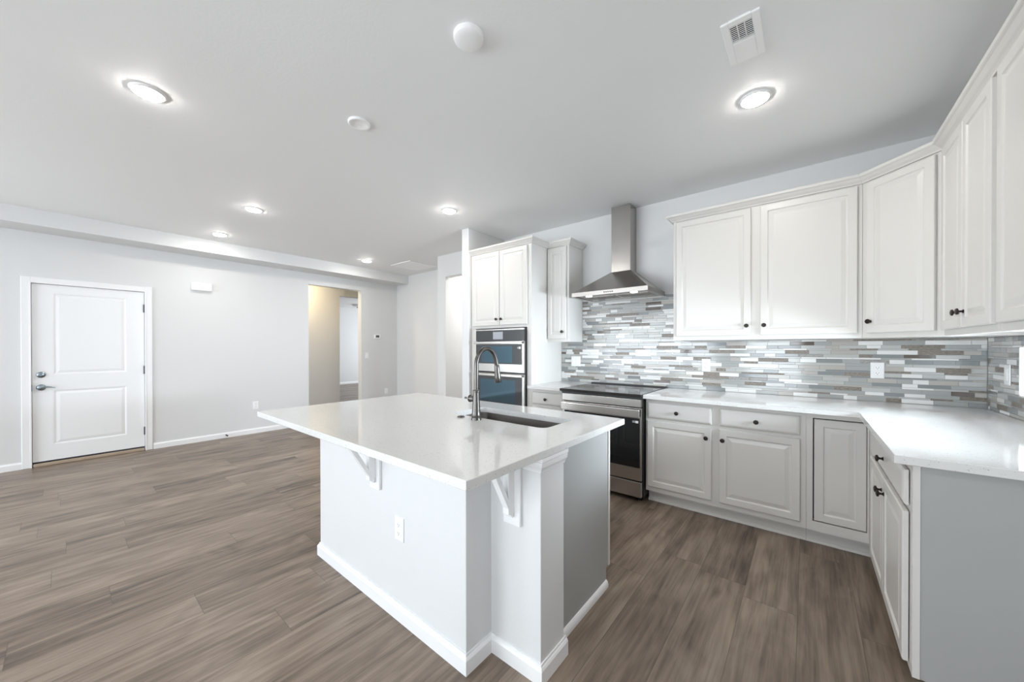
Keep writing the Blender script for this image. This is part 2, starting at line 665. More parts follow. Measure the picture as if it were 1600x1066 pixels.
# inner bead and jamb lining
for (a, b_) in ((DY0 - 0.008, DY0 + 0.006), (DY1 - 0.006, DY1 + 0.008)):
    m.box(x0 - 0.058, x1 + 0.004, a, b_, 0, DZ + 0.004, 0.002)
m.box(x0 - 0.058, x1 + 0.004, DY0, DY1, DZ - 0.006, DZ + 0.008, 0.002)
m.build('door_casing', TRIM, dr)
LY0, LY1, LZ0, LZ1 = DY0 + 0.009, DY1 - 0.009, 0.052, DZ - 0.010
m = MB()
lx0, lx1 = XL - 0.052, XL - 0.010
py0, py1 = -0.095, 0.478
# slab built as stiles and rails around two moulded panels
zz = [LZ0, 0.222, 0.838, 1.008, 1.928, LZ1]
m.box(lx0, lx1, LY0, py0, LZ0, LZ1).box(lx0, lx1, py1, LY1, LZ0, LZ1)
for a, b_ in ((zz[0], zz[1]), (zz[2], zz[3]), (zz[4], zz[5])):
    m.box(lx0, lx1, py0, py1, a, b_)
for a, b_ in ((zz[1], zz[2]), (zz[3], zz[4])):
    rings = []
    for ins, dx in ((0, -0.042), (0, 0.0), (0.010, -0.002), (0.016, -0.006), (0.024, -0.0065), (0.044, -0.002), (0.050, -0.001)):
        rings.append([(lx1 + dx, py0 + ins, a + ins), (lx1 + dx, py1 - ins, a + ins), (lx1 + dx, py1 - ins, b_ - ins), (lx1 + dx, py0 + ins, b_ - ins)])
    m.loops(rings)
m.build('door_leaf', DOORW, dr)
MB().box(lx0, lx1 - 0.004, LY0, LY1, 0.034, 0.0515).build('door_sweep', RUBBER, dr)
MB().box(XL - 0.06, XL + 0.016, DY0 + 0.012, DY1 - 0.012, 0.0, 0.033, 0.006, 2).build('threshold', TAN, dr)
for zc in (1.81, 1.03, 0.251):
    MB().box(XL - 0.012, XL - 0.002, DY1 - 0.018, DY1 - 0.002, zc - 0.05, zc + 0.05, 0.002).lathe([(0.007, -0.051), (0.007, 0.051)], (XL + 0.001, DY1 - 0.010, zc), 'z', 10).build('hinge', HINGE, dr)
h = MB().lathe([(0.034, 0), (0.034, 0.005), (0.028, 0.011), (0.013, 0.014), (0.012, 0.040), (0.014, 0.050), (0.004, 0.053)], (lx1, -0.176, 0.872), 'x', 24).build('handle_rose', NICKEL, dr, True)
MB().tube([(lx1 + 0.044, -0.178, 0.872), (lx1 + 0.048, -0.155, 0.876), (lx1 + 0.048, -0.130, 0.878), (lx1 + 0.047, -0.105, 0.874), (lx1 + 0.044, -0.078, 0.866)], [0.010, 0.009, 0.008, 0.007, 0.005], 12).build('lever', NICKEL, h, True)
h = MB().lathe([(0.033, 0), (0.033, 0.006), (0.026, 0.012), (0.010, 0.014), (0.010, 0.020)], (lx1, -0.176, 1.012), 'x', 24).build('deadbolt', NICKEL, dr, True)
MB().box(lx1 + 0.018, lx1 + 0.032, -0.180, -0.172, 0.998, 1.026, 0.002).build('thumb_turn', NICKEL, h)
MB().box(XL - 0.004, XL + 0.0225, DY0 + 0.0055, DY0 + 0.009, 0.835, 0.905).build('strike_plate', HINGE, dr)

# ------------------------------------------------------------------ backsplash tiles
ROWH = [0.0300, 0.0180, 0.0285, 0.0105, 0.0235, 0.0280, 0.0115, 0.0230, 0.0290, 0.0105, 0.0260, 0.0140]


def pick(rng):
    r = rng.random()
    for i, (_, p) in enumerate(TILES):
        if r < p:
            return i
        r -= p
    return 1


def tile_wall(name, label, to_world, spans, ztop, seed, backs):
    """to_world(s, out, z); spans(z0, z1) gives the [s0, s1] runs of one row."""
    rng = random.Random(seed)
    mb = MB()
    bm = mb.bm
    faces = []

    def put(s0, s1, z0, z1, mi):
        d = 0.0075 + rng.uniform(-0.0006, 0.0006)
        j = [rng.uniform(-0.00018, 0.00018) for _ in range(4)]
        e = 0.0009
        base = [(s0, 0.0015, z0), (s1, 0.0015, z0), (s1, 0.0015, z1), (s0, 0.0015, z1)]
        top0 = [(s0, d - e + j[0], z0), (s1, d - e + j[1], z0), (s1, d - e + j[2], z1), (s0, d - e + j[3], z1)]
        top = [(s0 + e, d + j[0], z0 + e), (s1 - e, d + j[1], z0 + e), (s1 - e, d + j[2], z1 - e), (s0 + e, d + j[3], z1 - e)]
        R = [[bm.verts.new(to_world(*p)) for p in ring] for ring in (base, top0, top)]
        for a, c in zip(R, R[1:]):
            for i in range(4):
                f = bm.faces.new((a[i], a[(i + 1) % 4], c[(i + 1) % 4], c[i]))
                f.material_index = mi
        f = bm.faces.new(R[2])
        f.material_index = mi
    z = 0.918
    k = seed % 5
    g = 0.0016
    while z < ztop - 0.006:
        hgt = ROWH[k % len(ROWH)]
        k += 1
        z1 = min(z + hgt, ztop)
        for a, b_ in spans(z, z1):
            s = a - rng.uniform(0, 0.13)
            while s < b_:
                ln = rng.choice((0.098, 0.13, 0.148, 0.148, 0.148, 0.21, 0.298)) if hgt < 0.02 else rng.choice((0.074, 0.098, 0.128, 0.148, 0.148, 0.148, 0.20))
                e0, e1 = max(s, a), min(s + ln, b_)
                if e1 - e0 > 0.008:
                    put(e0, e1, z, z1, pick(rng))
                s += ln + g
        z = z1 + g
    gi = len(TILES)
    for (s0, s1, z0, z1) in backs:                 # grout bed
        P = [[(s0, 0.0005, z0), (s1, 0.0005, z0), (s1, 0.0005, z1), (s0, 0.0005, z1)], [(s0, 0.0055, z0), (s1, 0.0055, z0), (s1, 0.0055, z1), (s0, 0.0055, z1)]]
        R = [[bm.verts.new(to_world(*p)) for p in ring] for ring in P]
        for i in range(4):
            bm.faces.new((R[0][i], R[0][(i + 1) % 4], R[1][(i + 1) % 4], R[1][i])).material_index = gi
        bm.faces.new(R[1]).material_index = gi
    o = mb.build(name, TILES[0][0])
    for t, _ in TILES[1:]:
        o.data.materials.append(t)
    o.data.materials.append(GROUT)
    return tag(o, label, 'backsplash')


def spans_back(z0, z1):
    return [[-2.2475, 0.893]] if (z0 + z1) / 2 < 1.369 else [[-1.973, -0.9185]]


tile_wall('backsplash', 'grey and white mosaic strip backsplash on the wall behind the range and its hood',
          lambda s, o, z: (s, HW - o, z), spans_back, 1.825, 12,
          [(-2.2475, 0.8935, 0.9165, 1.3695), (-1.973, -0.9185, 1.3695, 1.825)])


def spans_right(z0, z1):
    zc = (z0 + z1) / 2
    if WZ0 - 0.006 < zc < WZ1 + 0.006:
        return [[1.908, WY0 - 0.004], [WY1 + 0.004, 3.6945]]
    return [[1.908, 3.6945]]


tile_wall('backsplash', 'dark shaded mosaic strip backsplash around the strip window',
          lambda s, o, z: (XR - o, s, z), spans_right, 1.369, 31,
          [(1.908, 3.6965, 0.9165, WZ0 - 0.002), (1.908, 3.6965, WZ1 + 0.002, 1.3695), (1.908, WY0 - 0.002, WZ0 - 0.002, WZ1 + 0.002), (WY1 + 0.002, 3.6965, WZ0 - 0.002, WZ1 + 0.002)])

# ------------------------------------------------------------------ cabinets (local frame: x along the front, y into the cabinet, front at y = 0)
RAISED = [(0, -0.0035), (0, -0.0165), (0.0025, -0.0195), (0.005, -0.0205), (0.046, -0.0205), (0.049, -0.0165), (0.052, -0.0135), (0.058, -0.0130), (0.080, -0.0180), (0.083, -0.0187)]
SLAB = [(0, -0.0035), (0, -0.0125), (0.004, -0.0165), (0.010, -0.0190), (0.016, -0.0205)]
KNOB = [(0.0085, 0.0), (0.0085, -0.0025), (0.0050, -0.006), (0.0048, -0.013), (0.0085, -0.0165), (0.0150, -0.0185), (0.0158, -0.0220), (0.0135, -0.0258), (0.0070, -0.0280), (0.0030, -0.0270)]


def knob(parent, x, z, y=-0.0205):
    return MB().lathe([(r, y + h) for r, h in KNOB], (x, 0, z), 'y', 20).build('knob', BRONZE, parent, True)


def front(parent, name, x0, x1, z0, z1, prof, kx=None, kz=None, y=0.0):
    o = MB().panel(x0, x1, z0, z1, [(i, yy + y) for i, yy in prof]).build(name, CAB, parent)
    if kx is not None:
        knob(o, kx, kz, -0.0205 + y)
    return o


ZT = 2.452


def upper(name, label, loc, rotz, w, depth, doors, body_mb=None):
    t = thing(name, label, 'cabinet', loc, rotz, 'wall cabinets', world=False)
    if body_mb is None:
        body_mb = MB()
        body_mb.box(0.0005, w - 0.0005, 0, 0.018, 1.371, 2.418)                      # face frame
        body_mb.box(0.0005, 0.0165, 0.018, depth, 1.371, 2.418).box(w - 0.0165, w - 0.0005, 0.018, depth, 1.371, 2.418)
        body_mb.box(0.0165, w - 0.0165, 0.018, depth, 1.385, 2.418)
    body_mb.build('body', CAB, t)
    for (a, b_, kx) in doors:
        front(t, 'door', a, b_, 1.404, 2.400, RAISED, kx, 1.479)
    return t


UY = 3.40
upper('wall_cabinet', 'wide white two-door wall cabinet beside the range hood, over the long counter', (-0.9175, UY, 0), 0, 1.2090, HW - UY - 0.002,
      [(0.027, 0.577, 0.550), (0.638, 1.184, 0.663)])
upper('wall_cabinet', 'narrow white single-door wall cabinet between the oven tower and the range hood', (-2.2495, UY, 0), 0, 0.2745, HW - UY - 0.002,
      [(0.012, 0.247, 0.203)])
# right-hand run, facing the island
UX = 0.597
upper('wall_cabinet', 'white two-door wall cabinet with paired knobs, next to the angled corner cabinet', (UX, 3.0945, 0), -PI / 2, 0.757, XR - UX - 0.002,
      [(0.028, 0.373, 0.341), (0.381, 0.727, 0.414)])
upper('wall_cabinet', 'white single-door wall cabinet nearest the camera, cut by the frame edge', (UX, 2.3365, 0), -PI / 2, 0.456, XR - UX - 0.002,
      [(0.028, 0.428, 0.392)])
# angled corner cabinet
ca, cb = Vector((0.2925, UY)), Vector((UX, 3.0955))
cw = (cb - ca).length
mt = Matrix.Translation((ca.x, ca.y, 0)) @ Matrix.Rotation(-PI / 4, 4, 'Z')
bd = MB().prism([(ca.x, ca.y), (cb.x, cb.y), (XR - 0.002, cb.y), (XR - 0.002, HW - 0.002), (ca.x, HW - 0.002)], 1.371, 2.418).xf(mt.inverted())
upper('wall_cabinet', 'angled white single-door wall cabinet set across the corner', (ca.x, ca.y, 0), -PI / 4, cw, 0.3, [(0.038, 0.398, 0.066)], bd)

# crown mouldings
CR = [(0.0, 2.412), (0.010, 2.412), (0.012, 2.418), (0.018, 2.424), (0.026, 2.430), (0.040, 2.444), (0.046, 2.447), (0.050, 2.450), (0.052, 2.466), (0.0, 2.466)]
mb = MB().sweep([(-0.9185, HW - 0.002), (-0.9185, UY - 0.001), (0.2925, UY - 0.001), (UX - 0.001, 3.0955), (UX - 0.001, 1.879), (XR - 0.002, 1.879)], CR)
tag(mb.build('crown_moulding', CAB), 'white crown moulding along the cabinet tops from the hood round the corner', 'moulding')
mb = MB().sweep([(-3.1455, 3.093), (-2.2485, 3.093), (-2.2485, UY - 0.001), (-1.9735, UY - 0.001), (-1.9735, HW - 0.002)], CR)
tag(mb.build('crown_moulding', CAB), 'white crown moulding on top of the oven tower and the narrow wall cabinet', 'moulding')

# oven tower
OT = 3.095
t = thing('oven_cabinet', 'tall white oven tower with two doors above the built-in ovens', 'cabinet', (-3.1445, OT, 0), 0, None, world=False)
w = 0.8945
d = HW - OT - 0.002
mb = MB()
mb.box(0, 0.075, 0, 0.018, 0.10, 2.418).box(w - 0.058, w, 0, 0.018, 0.10, 2.418)
mb.box(0.075, w - 0.058, 0, 0.018, 1.530, 2.418).box(0.075, w - 0.058, 0, 0.018, 0.10, 0.655)
mb.box(0, 0.018, 0.018, d, 0.0, 2.418).box(w - 0.018, w, 0.018, d, 0.0, 2.418)
mb.box(0.018, w - 0.018, 0.018, d, 1.56, 2.418).box(0.018, w - 0.018, 0.075, d, 0.0, 0.62).box(0.018, w - 0.018, d - 0.02, d, 0.62, 1.56)
mb.build('body', CAB, t)
front(t, 'door', 0.034, 0.4565, 1.560, 2.398, RAISED, 0.424, 1.629)
front(t, 'door', 0.4635, 0.848, 1.560, 2.398, RAISED, 0.496, 1.628)
front(t, 'drawer', 0.05, 0.848, 0.155, 0.62, SLAB, 0.45, 0.55)


def toe(mb, x0, x1, d):
    mb.box(x0, x1, 0.075, d, 0.0, 0.105)
    mb.sweep([(x0, 0.075), (x1, 0.075)], [(0, 0), (0.014, 0), (0.013, 0.008), (0.008, 0.016), (0, 0.020)])


BD = HW - OT - 0.002
# base cabinet between tower and range
t = thing('base_cabinet', 'small white base cabinet with one drawer, between the oven tower and the range', 'cabinet', (-2.2480, OT, 0), 0, 'base cabinets', world=False)
w = 0.4080
mb = MB().box(0, w, 0, BD, 0.104, 0.884)
mb.build('body', CAB, t)
mb = MB()
toe(mb, 0, w, BD)
mb.build('toe_kick', CAB, t)
front(t, 'drawer', 0.018, w - 0.012, 0.722, 0.848, SLAB, 0.191, 0.780)
front(t, 'door', 0.018, w - 0.012, 0.146, 0.696, RAISED, 0.05, 0.62)
# double base cabinet on the hood wall
t = thing('base_cabinet', 'white base cabinet with two drawers over two doors, standing against the range', 'cabinet', (-1.0535, OT, 0), 0, 'base cabinets', world=False)
w = 1.0525
MB().box(0, w, 0, BD, 0.104, 0.884).build('body', CAB, t)
mb = MB()
toe(mb, 0.0, w, BD)
mb.build('toe_kick', CAB, t)
front(t, 'drawer', 0.018, 0.497, 0.722, 0.850, SLAB, 0.250, 0.782)
front(t, 'drawer', 0.547, 1.020, 0.722, 0.850, SLAB, 0.778, 0.781)
front(t, 'door', 0.016, 0.496, 0.147, 0.697, RAISED, 0.461, 0.618)
front(t, 'door', 0.547, 1.022, 0.147, 0.697, RAISED, 0.571, 0.618)
# corner cabinet with the inset door
RX = 0.300
t = thing('base_cabinet', 'white corner base cabinet with an inset door outlined by a black gap', 'cabinet', (0.0, OT, 0), 0, 'base cabinets', world=False)
w = RX - 0.001
mb = MB()
mb.box(0, 0.033, 0, 0.02, 0.104, 0.884).box(0.033, w, 0, 0.02, 0.845, 0.884).box(0.033, w, 0, 0.02, 0.104, 0.166).box(w - 0.008, w, 0, 0.02, 0.166, 0.845)
mb.box(0, w, 0.13, BD, 0.104, 0.884).box(0, 0.018, 0.02, 0.13, 0.104, 0.884).box(0.018, w, 0.02, 0.13, 0.104, 0.160).box(0.018, w, 0.02, 0.13, 0.85, 0.884)
mb.build('body', CAB, t)
mb = MB()
mb.box(0, w + 0.075, 0.075, BD, 0, 0.103)
mb.sweep([(0, 0.075), (w + 0.06, 0.075)], [(0, 0), (0.014, 0), (0.013, 0.008), (0.008, 0.016), (0, 0.020)])
mb.build('toe_kick', CAB, t)
MB().box(0.0335, w - 0.0085, 0.05, 0.052, 0.1665, 0.8445).build('gap_shade_sheet', GAPSHADE, t)  # near-black sheet painted in for the shade behind the inset door
front(t, 'door', 0.0395, w - 0.0105, 0.1715, 0.8385, [(i, y + 0.0205) for i, y in RAISED])
# right run: drawer over a pair of doors
t = thing('base_cabinet', 'white base cabinet under the counter end, wide drawer over paired doors', 'cabinet', (RX, OT, 0), -PI / 2, 'base cabinets', world=False)
w = OT - 1.935
RD = XR - RX - 0.002
mb = MB().box(0.0, w - 0.0, 0, 0.019, 0.110, 0.884)
mb.box(0.0, w - 0.019, 0.019, RD, 0.110, 0.884)
mb.build('body', CAB, t)
MB().box(0.0 + w - 0.0185, w - 0.003, 0.0195, RD, 0.110, 0.884).box(w - 0.0185, w - 0.003, 0.075, RD, 0.0, 0.110).build('end_panel', PANELM, t)
MB().box(0.08, w - 0.019, 0.075, RD, 0.0, 0.1095).build('toe_kick', CAB, t)
front(t, 'drawer', 0.235, 1.118, 0.722, 0.852, SLAB, 0.688, 0.787)
front(t, 'door', 0.235, 0.6735, 0.136, 0.697, RAISED, 0.643, 0.628)
front(t, 'door', 0.6795, 1.118, 0.136, 0.697, RAISED, 0.710, 0.628)

# ------------------------------------------------------------------ worktops
mb = MB().prism([(-1.0525, 3.012), (0.250, 3.012), (0.250, 1.912), (XR - 0.0015, 1.912), (XR - 0.0015, HW - 0.0015), (-1.0525, HW - 0.0015)], 0.8845, 0.9155, 0.002)
tag(mb.build('worktop', QUARTZ), 'L-shaped white speckled quartz counter from the range round under the strip window', 'countertop')
mb = MB().prism([(-2.2475, 3.012), (-1.842, 3.012), (-1.842, HW - 0.0015), (-2.2475, HW - 0.0015)], 0.8845, 0.9155, 0.002)
tag(mb.build('worktop', QUARTZ), 'short white quartz counter between the oven tower and the range', 'countertop')

# ------------------------------------------------------------------ island


def rrect(x0, x1, y0, y1, r, n=6):
    pts = []
    for cx, cy, a0 in ((x1 - r, y1 - r, 0), (x0 + r, y1 - r, PI / 2), (x0 + r, y0 + r, PI), (x1 - r, y0 + r, 1.5 * PI)):
        for i in range(n + 1):
            a = a0 + PI / 2 * i / n
            pts.append((cx + r * math.cos(a), cy + r * math.sin(a)))
    return pts


IX0, IX1, IY0, IY1 = -2.632, -0.778, 0.742, 1.940
SX0, SX1, SY0, SY1 = -1.663, -0.985, 1.462, 1.742
bm = bmesh.new()
e = 0.002
outer = [(IX0, IY0), (IX1, IY0), (IX1, IY1), (IX0, IY1)]
inner = rrect(SX0, SX1, SY0, SY1, 0.045)


def ring(pts, z):
    vs = [bm.verts.new((x, y, z)) for x, y in pts]
    es = [bm.edges.new((vs[i], vs[(i + 1) % len(vs)])) for i in range(len(vs))]
    return vs, es


outs = [(IX0 + e, IY0 + e), (IX1 - e, IY0 + e), (IX1 - e, IY1 - e), (IX0 + e, IY1 - e)]
tv, te = ring(outs, 0.9155)
iv, ie = ring(inner, 0.9155)
bmesh.ops.triangle_fill(bm, edges=te + ie, use_beauty=True)
bv, be = ring(outs, 0.8845)
jv, je = ring(inner, 0.8845)
bmesh.ops.triangle_fill(bm, edges=be + je, use_beauty=True)
uv, _ = ring(outer, 0.9135)
lv, _ = ring(outer, 0.8865)
for A, B in ((tv, uv), (uv, lv), (lv, bv), (iv, jv)):
    for i in range(len(A)):
        j = (i + 1) % len(A)
        bm.faces.new((A[i], A[j], B[j], B[i]))
mb = MB()
mb.bm = bm
tag(mb.build('island_worktop', QUARTZ), 'large white speckled quartz island top with a cut-out for the sink', 'countertop')

t = thing('kitchen_island', 'white painted island base with a square corner post and baseboard, under the quartz top', 'island', (-1.6, 1.4, 0))
NX0, NX1, NY0, NY1 = -2.385, -1.060, 1.010, 1.160
PX_, PY1 = -0.800, 1.333
PXc = -0.850
MB().prism([(NX0, NY0), (NX1, NY0), (NX1, NY1), (PX_, NY1), (PX_, PY1), (NX0, PY1)], 0, 0.884, 0.003).build('knee_wall', WALL, t)
# capital of the post
CP = [(0, 0.822), (0.004, 0.822), (0.006, 0.830), (0.010, 0.838), (0.016, 0.846), (0.018, 0.858), (0.018, 0.866), (0.022, 0.870), (0.022, 0.884), (0, 0.884)]
MB().sweep([(-0.885, NY1 - 0.0005), (PX_ + 0.0005, NY1 - 0.0005), (PX_ + 0.0005, PY1)], CP).build('capital', TRIM, t)
MB().sweep([(NX0, PY1), (NX0, NY0), (NX1, NY0), (NX1, NY1), (PX_, NY1), (PX_, PY1 + 0.012)], BB).build('baseboard', TRIM, t)
mb = MB()
mb.box(PXc - 0.018, PXc, PY1, 1.862, 0.0, 0.884).box(PXc - 0.018, PXc, 1.862, 1.880, 0.104, 0.884)
mb.build('end_panel', PANELM, t)
MB().sweep([(PXc, PY1), (PXc, 1.862)], [(0, 0), (0.013, 0), (0.013, 0.018), (0.010, 0.028), (0.004, 0.036), (0, 0.038)]).build('shoe_moulding', TRIM, t)
mb = MB()
mb.box(NX0, PXc + 0.003, 1.886, 1.905, 0.104, 0.155).box(NX0, PXc + 0.003, 1.886, 1.905, 0.85, 0.884)
for a, b_ in ((NX0, NX0 + 0.04), (-1.74, -1.70), (PXc - 0.04, PXc + 0.003)):
    mb.box(a, b_, 1.886, 1.905, 0.155, 0.85)
mb.box(NX0, NX0 + 0.018, PY1, 1.886, 0.0, 0.884).box(NX0 + 0.018, PXc - 0.018, PY1, 1.886, 0.104, 0.122).box(NX0, PXc - 0.018, 1.83, 1.85, 0, 0.104)
mb.build('face_frame', CAB, t)
fronts = ((NX0 + 0.02, -1.73), (-1.71, -1.275), (-1.265, PXc - 0.02))
for a, b_ in fronts:                                  # doors on the far side, facing the range
    rings = []
    for i, y in RAISED:
        rings.append([(a + i, 1.9055 - y, 0.14 + i), (b_ - i, 1.9055 - y, 0.14 + i), (b_ - i, 1.9055 - y, 0.86 - i), (a + i, 1.9055 - y, 0.86 - i)])
    MB().loops(rings).build('door', CAB, t)


BR1, BR2 = 0.825, 0.995


def bracket(label, xc, yw, ya):
    """Corbel on a wall face at y = yw, reaching to y = ya under the worktop."""
    t = thing('corbel_bracket', label, 'bracket', (xc, yw, 0.585), 0, 'island brackets')
    MB().box(xc - 0.044, xc + 0.044, yw - 0.016, yw - 0.0005, 0.586, 0.8835, 0.002).build('back_plate', TRIM, t)
    MB().box(xc - 0.016, xc + 0.016, yw - 0.052, yw - 0.016, 0.640, 0.8835, 0.002).build('upright', TRIM, t)
    MB().box(xc - 0.044, xc + 0.044, ya, yw - 0.052, 0.868, 0.8835, 0.002).build('top_plate', TRIM, t)
    mb = MB()
    y0, z0, y1, z1 = yw - 0.018, 0.628, ya + 0.02, 0.868
    dd = Vector((0, y1 - y0, z1 - z0)).normalized()
    nn = Vector((0, -dd.z, dd.y)) * 0.012
    pts = []
    for sx in (-0.015, 0.015):
        for (yy, zz_) in ((y0, z0), (y1, z1)):
            for s in (-1, 1):
                pts.append((xc + sx, min(yy + nn.y * s, yw - 0.0165), min(zz_ + nn.z * s, 0.868)))
    mb.hull(pts).build('brace', TRIM, t)
    for sx in (-0.030, 0.030):
        MB().lathe([(0.005, -0.0165), (0.004, -0.0185), (0.001, -0.019)], (xc + sx, yw, 0.655), 'y', 10).build('screw', WHITE, t)


bracket('white corbel bracket on the long near face of the island', -1.720, NY0, BR1)
bracket('white corbel bracket on the island corner post', -0.934, NY1, BR2)


def outlet(label, c, face, w=0.072, hgt=0.115, gangs=1, kind='socket', group='outlets and switches', name=None):
    """face: the outward direction, 'x+', 'x-' or 'y-'."""
    rot = {'y-': 0.0, 'x+': PI / 2, 'x-': -PI / 2}[face]
    t = thing(name or ('wall_outlet' if kind == 'socket' else 'wall_switch'), label, 'outlet' if kind == 'socket' else 'switch', c, rot, group, world=False)
    MB().panel(-w / 2, w / 2, -hgt / 2, hgt / 2, [(0, -0.0003), (0, -0.003), (0.002, -0.0055), (0.005, -0.0062)]).build('plate', PLATE, t)
    for g in range(gangs):
        gx = (g - (gangs - 1) / 2) * 0.046
        if kind == 'socket':
            for dz in (-0.0195, 0.0195):
                o = MB().box(gx - 0.0165, gx + 0.0165, -0.0082, -0.0055, dz - 0.014, dz + 0.014, 0.003, 2).build('socket', WHITE, t)
                MB().box(gx - 0.0075, gx - 0.0055, -0.0086, -0.008, dz - 0.003, dz + 0.006).box(gx + 0.0055, gx + 0.0075, -0.0086, -0.008, dz - 0.003, dz + 0.006).box(gx - 0.002, gx + 0.002, -0.0086, -0.008, dz - 0.010, dz - 0.006).build('slot', SLOT, o)
        else:
            MB().box(gx - 0.0165, gx + 0.0165, -0.0092, -0.0055, -0.033, 0.033, 0.002).build('rocker', WHITE, t)
    return t


outlet('white double outlet on the near face of the island', (-1.518, NY0, 0.438), 'y-')
outlet('white outlet on the tiles between the range and the wall cabinet', (-0.714, HW - 0.0085, 1.146), 'y-')
outlet('white outlet on the tiles near the corner below the angled cabinet', (0.397, HW - 0.0085, 1.141), 'y-')
outlet('white square two-gang switch plate on the tiles below the narrow cabinet', (-2.058, HW - 0.0085, 1.150), 'y-', 0.118, 0.115, 2, 'switch')
outlet('white switch on the dark tiles beside the strip window', (XR - 0.0085, 3.392, 1.150), 'x-', 0.074, 0.118, 1, 'switch')
outlet('white outlet low on the long wall, above the island top corner', (XL, 1.832, 0.425), 'x+')
outlet('white outlet low in the alcove corner past the hall doorway', (XL, 4.058, 0.437), 'x+')
outlet('white light switch beside the hall doorway, below the thermostat', (XL, 3.648, 1.158), 'x+', kind='switch')
t = thing('thermostat', 'small white thermostat with a dark display beside the hall doorway', 'thermostat', (XL, 3.858, 1.526), PI / 2, None, world=False)
MB().box(-0.062, 0.062, -0.024, -0.0005, -0.040, 0.040, 0.005, 2).build('case', WHITE, t)
MB().box(-0.036, 0.036, -0.0255, -0.0235, -0.020, 0.026).build('display', LCD, t)
t = thing('door_chime', 'white rounded door chime box high on the long wall', 'chime', (XL, 1.193, 2.155), PI / 2, None, world=False)
MB().box(-0.112, 0.112, -0.052, -0.0005, -0.055, 0.055, 0.018, 4).build('cover', WHITE, t, True)
mb = MB().lathe([(0.010, 0), (0.010, 0.006), (0.005, 0.008), (0.005, 0.055), (0.010, 0.057), (0.010, 0.070), (0.004, 0.072)], (XL + 0.0145, 1.463, 0.040), 'x', 14)
tag(mb.build('door_stop', RUBBER, None, True), 'small dark door stop on the baseboard between door and hall doorway', 'door stop')

# sink
t = thing('kitchen_sink', 'dark stainless undermount sink with a low divider in the island top', 'sink', ((SX0 + SX1) / 2, (SY0 + SY1) / 2, 0.67))
mb = MB()
o_ = 0.004
mb.loops([[(x, y, 0.8838) for x, y in rrect(SX0 - 0.02, SX1 + 0.02, SY0 - 0.02, SY1 + 0.02, 0.06)],
          [(x, y, 0.8838) for x, y in rrect(SX0 - o_, SX1 + o_, SY0 - o_, SY1 + o_, 0.048)],
          [(x, y, 0.72) for x, y in rrect(SX0 + 0.002, SX1 - 0.002, SY0 + 0.002, SY1 - 0.002, 0.045)],
          [(x, y, 0.695) for x, y in rrect(SX0 + 0.012, SX1 - 0.012, SY0 + 0.012, SY1 - 0.012, 0.04)],
          [(x, y, 0.685) for x, y in rrect(SX0 + 0.035, SX1 - 0.035, SY0 + 0.035, SY1 - 0.035, 0.03)]], cap0=False)
mb.build('basin', SINKM, t, True)
MB().box(-1.272, -1.250, SY0 + 0.003, SY1 - 0.003, 0.687, 0.822, 0.009, 3).build('divider', SINKM, t, True)
for xx in (-1.47, -1.11):
    MB().lathe([(0.042, 0.0), (0.042, 0.002), (0.030, 0.003), (0.026, -0.0005 + 0.001)], (xx, 1.60, 0.6855), 'z', 20).build('drain', STEEL, t, True)

# faucet
fx, fy, fz = -1.400, 1.412, 0.9158
t = thing('faucet', 'brushed dark steel gooseneck faucet with a pull-down spray head beside the sink', 'faucet', (fx, fy, fz))
MB().lathe([(0.028, 0), (0.028, 0.006), (0.0255, 0.010), (0.0255, 0.016), (0.0270, 0.019), (0.0245, 0.024), (0.0230, 0.045), (0.0195, 0.100), (0.0180, 0.140), (0.0178, 0.150), (0.0195, 0.152), (0.0195, 0.159), (0.0165, 0.163)], (fx, fy, fz), 'z', 28).build('body', DARKST, t, True)
neck = [(fx, fy, fz + 0.155), (fx, fy, fz + 0.20), (fx, fy + 0.001, fz + 0.26)]
cyc, czc, rad = fy + 0.083, fz + 0.295, 0.082
for i in range(1, 15):
    a = PI - (PI * 0.97) * i / 14
    neck.append((fx, cyc + rad * math.cos(a), czc + rad * 1.13 * math.sin(a)))
neck.append((fx, fy + 0.170, fz + 0.284))
MB().tube(neck, 0.0125, 18).build('neck', DARKST, t, True)
MB().tube([(fx, fy + 0.1685, fz + 0.292), (fx, fy + 0.1695, fz + 0.286), (fx, fy + 0.172, fz + 0.265), (fx, fy + 0.177, fz + 0.225), (fx, fy + 0.181, fz + 0.196), (fx, fy + 0.1815, fz + 0.191)], [0.0128, 0.0150, 0.0155, 0.0185, 0.0215, 0.0190], 22).build('spray_head', DARKST, t, True)
h = MB().lathe([(0.017, -0.012), (0.0175, -0.040), (0.020, -0.042), (0.020, -0.048), (0.016, -0.052), (0.004, -0.054)], (fx, fy, fz + 0.112), 'x', 20).build('handle', DARKST, t, True)
MB().tube([(fx - 0.050, fy, fz + 0.112), (fx - 0.066, fy - 0.004, fz + 0.113), (fx - 0.080, fy - 0.008, fz + 0.114)], [0.006, 0.0045, 0.006], 12).build('lever', DARKST, h, True)
mb = MB().lathe([(0.021, 0), (0.021, 0.004), (0.018, 0.0065), (0.013, 0.0065), (0.012, 0.004), (0.011, 0.0085), (0.004, 0.010)], (-1.519, 1.409, 0.9158), 'z', 24)
tag(mb.build('air_switch', DARKST, None, True), 'small round dark steel button on the island top beside the faucet', 'button')

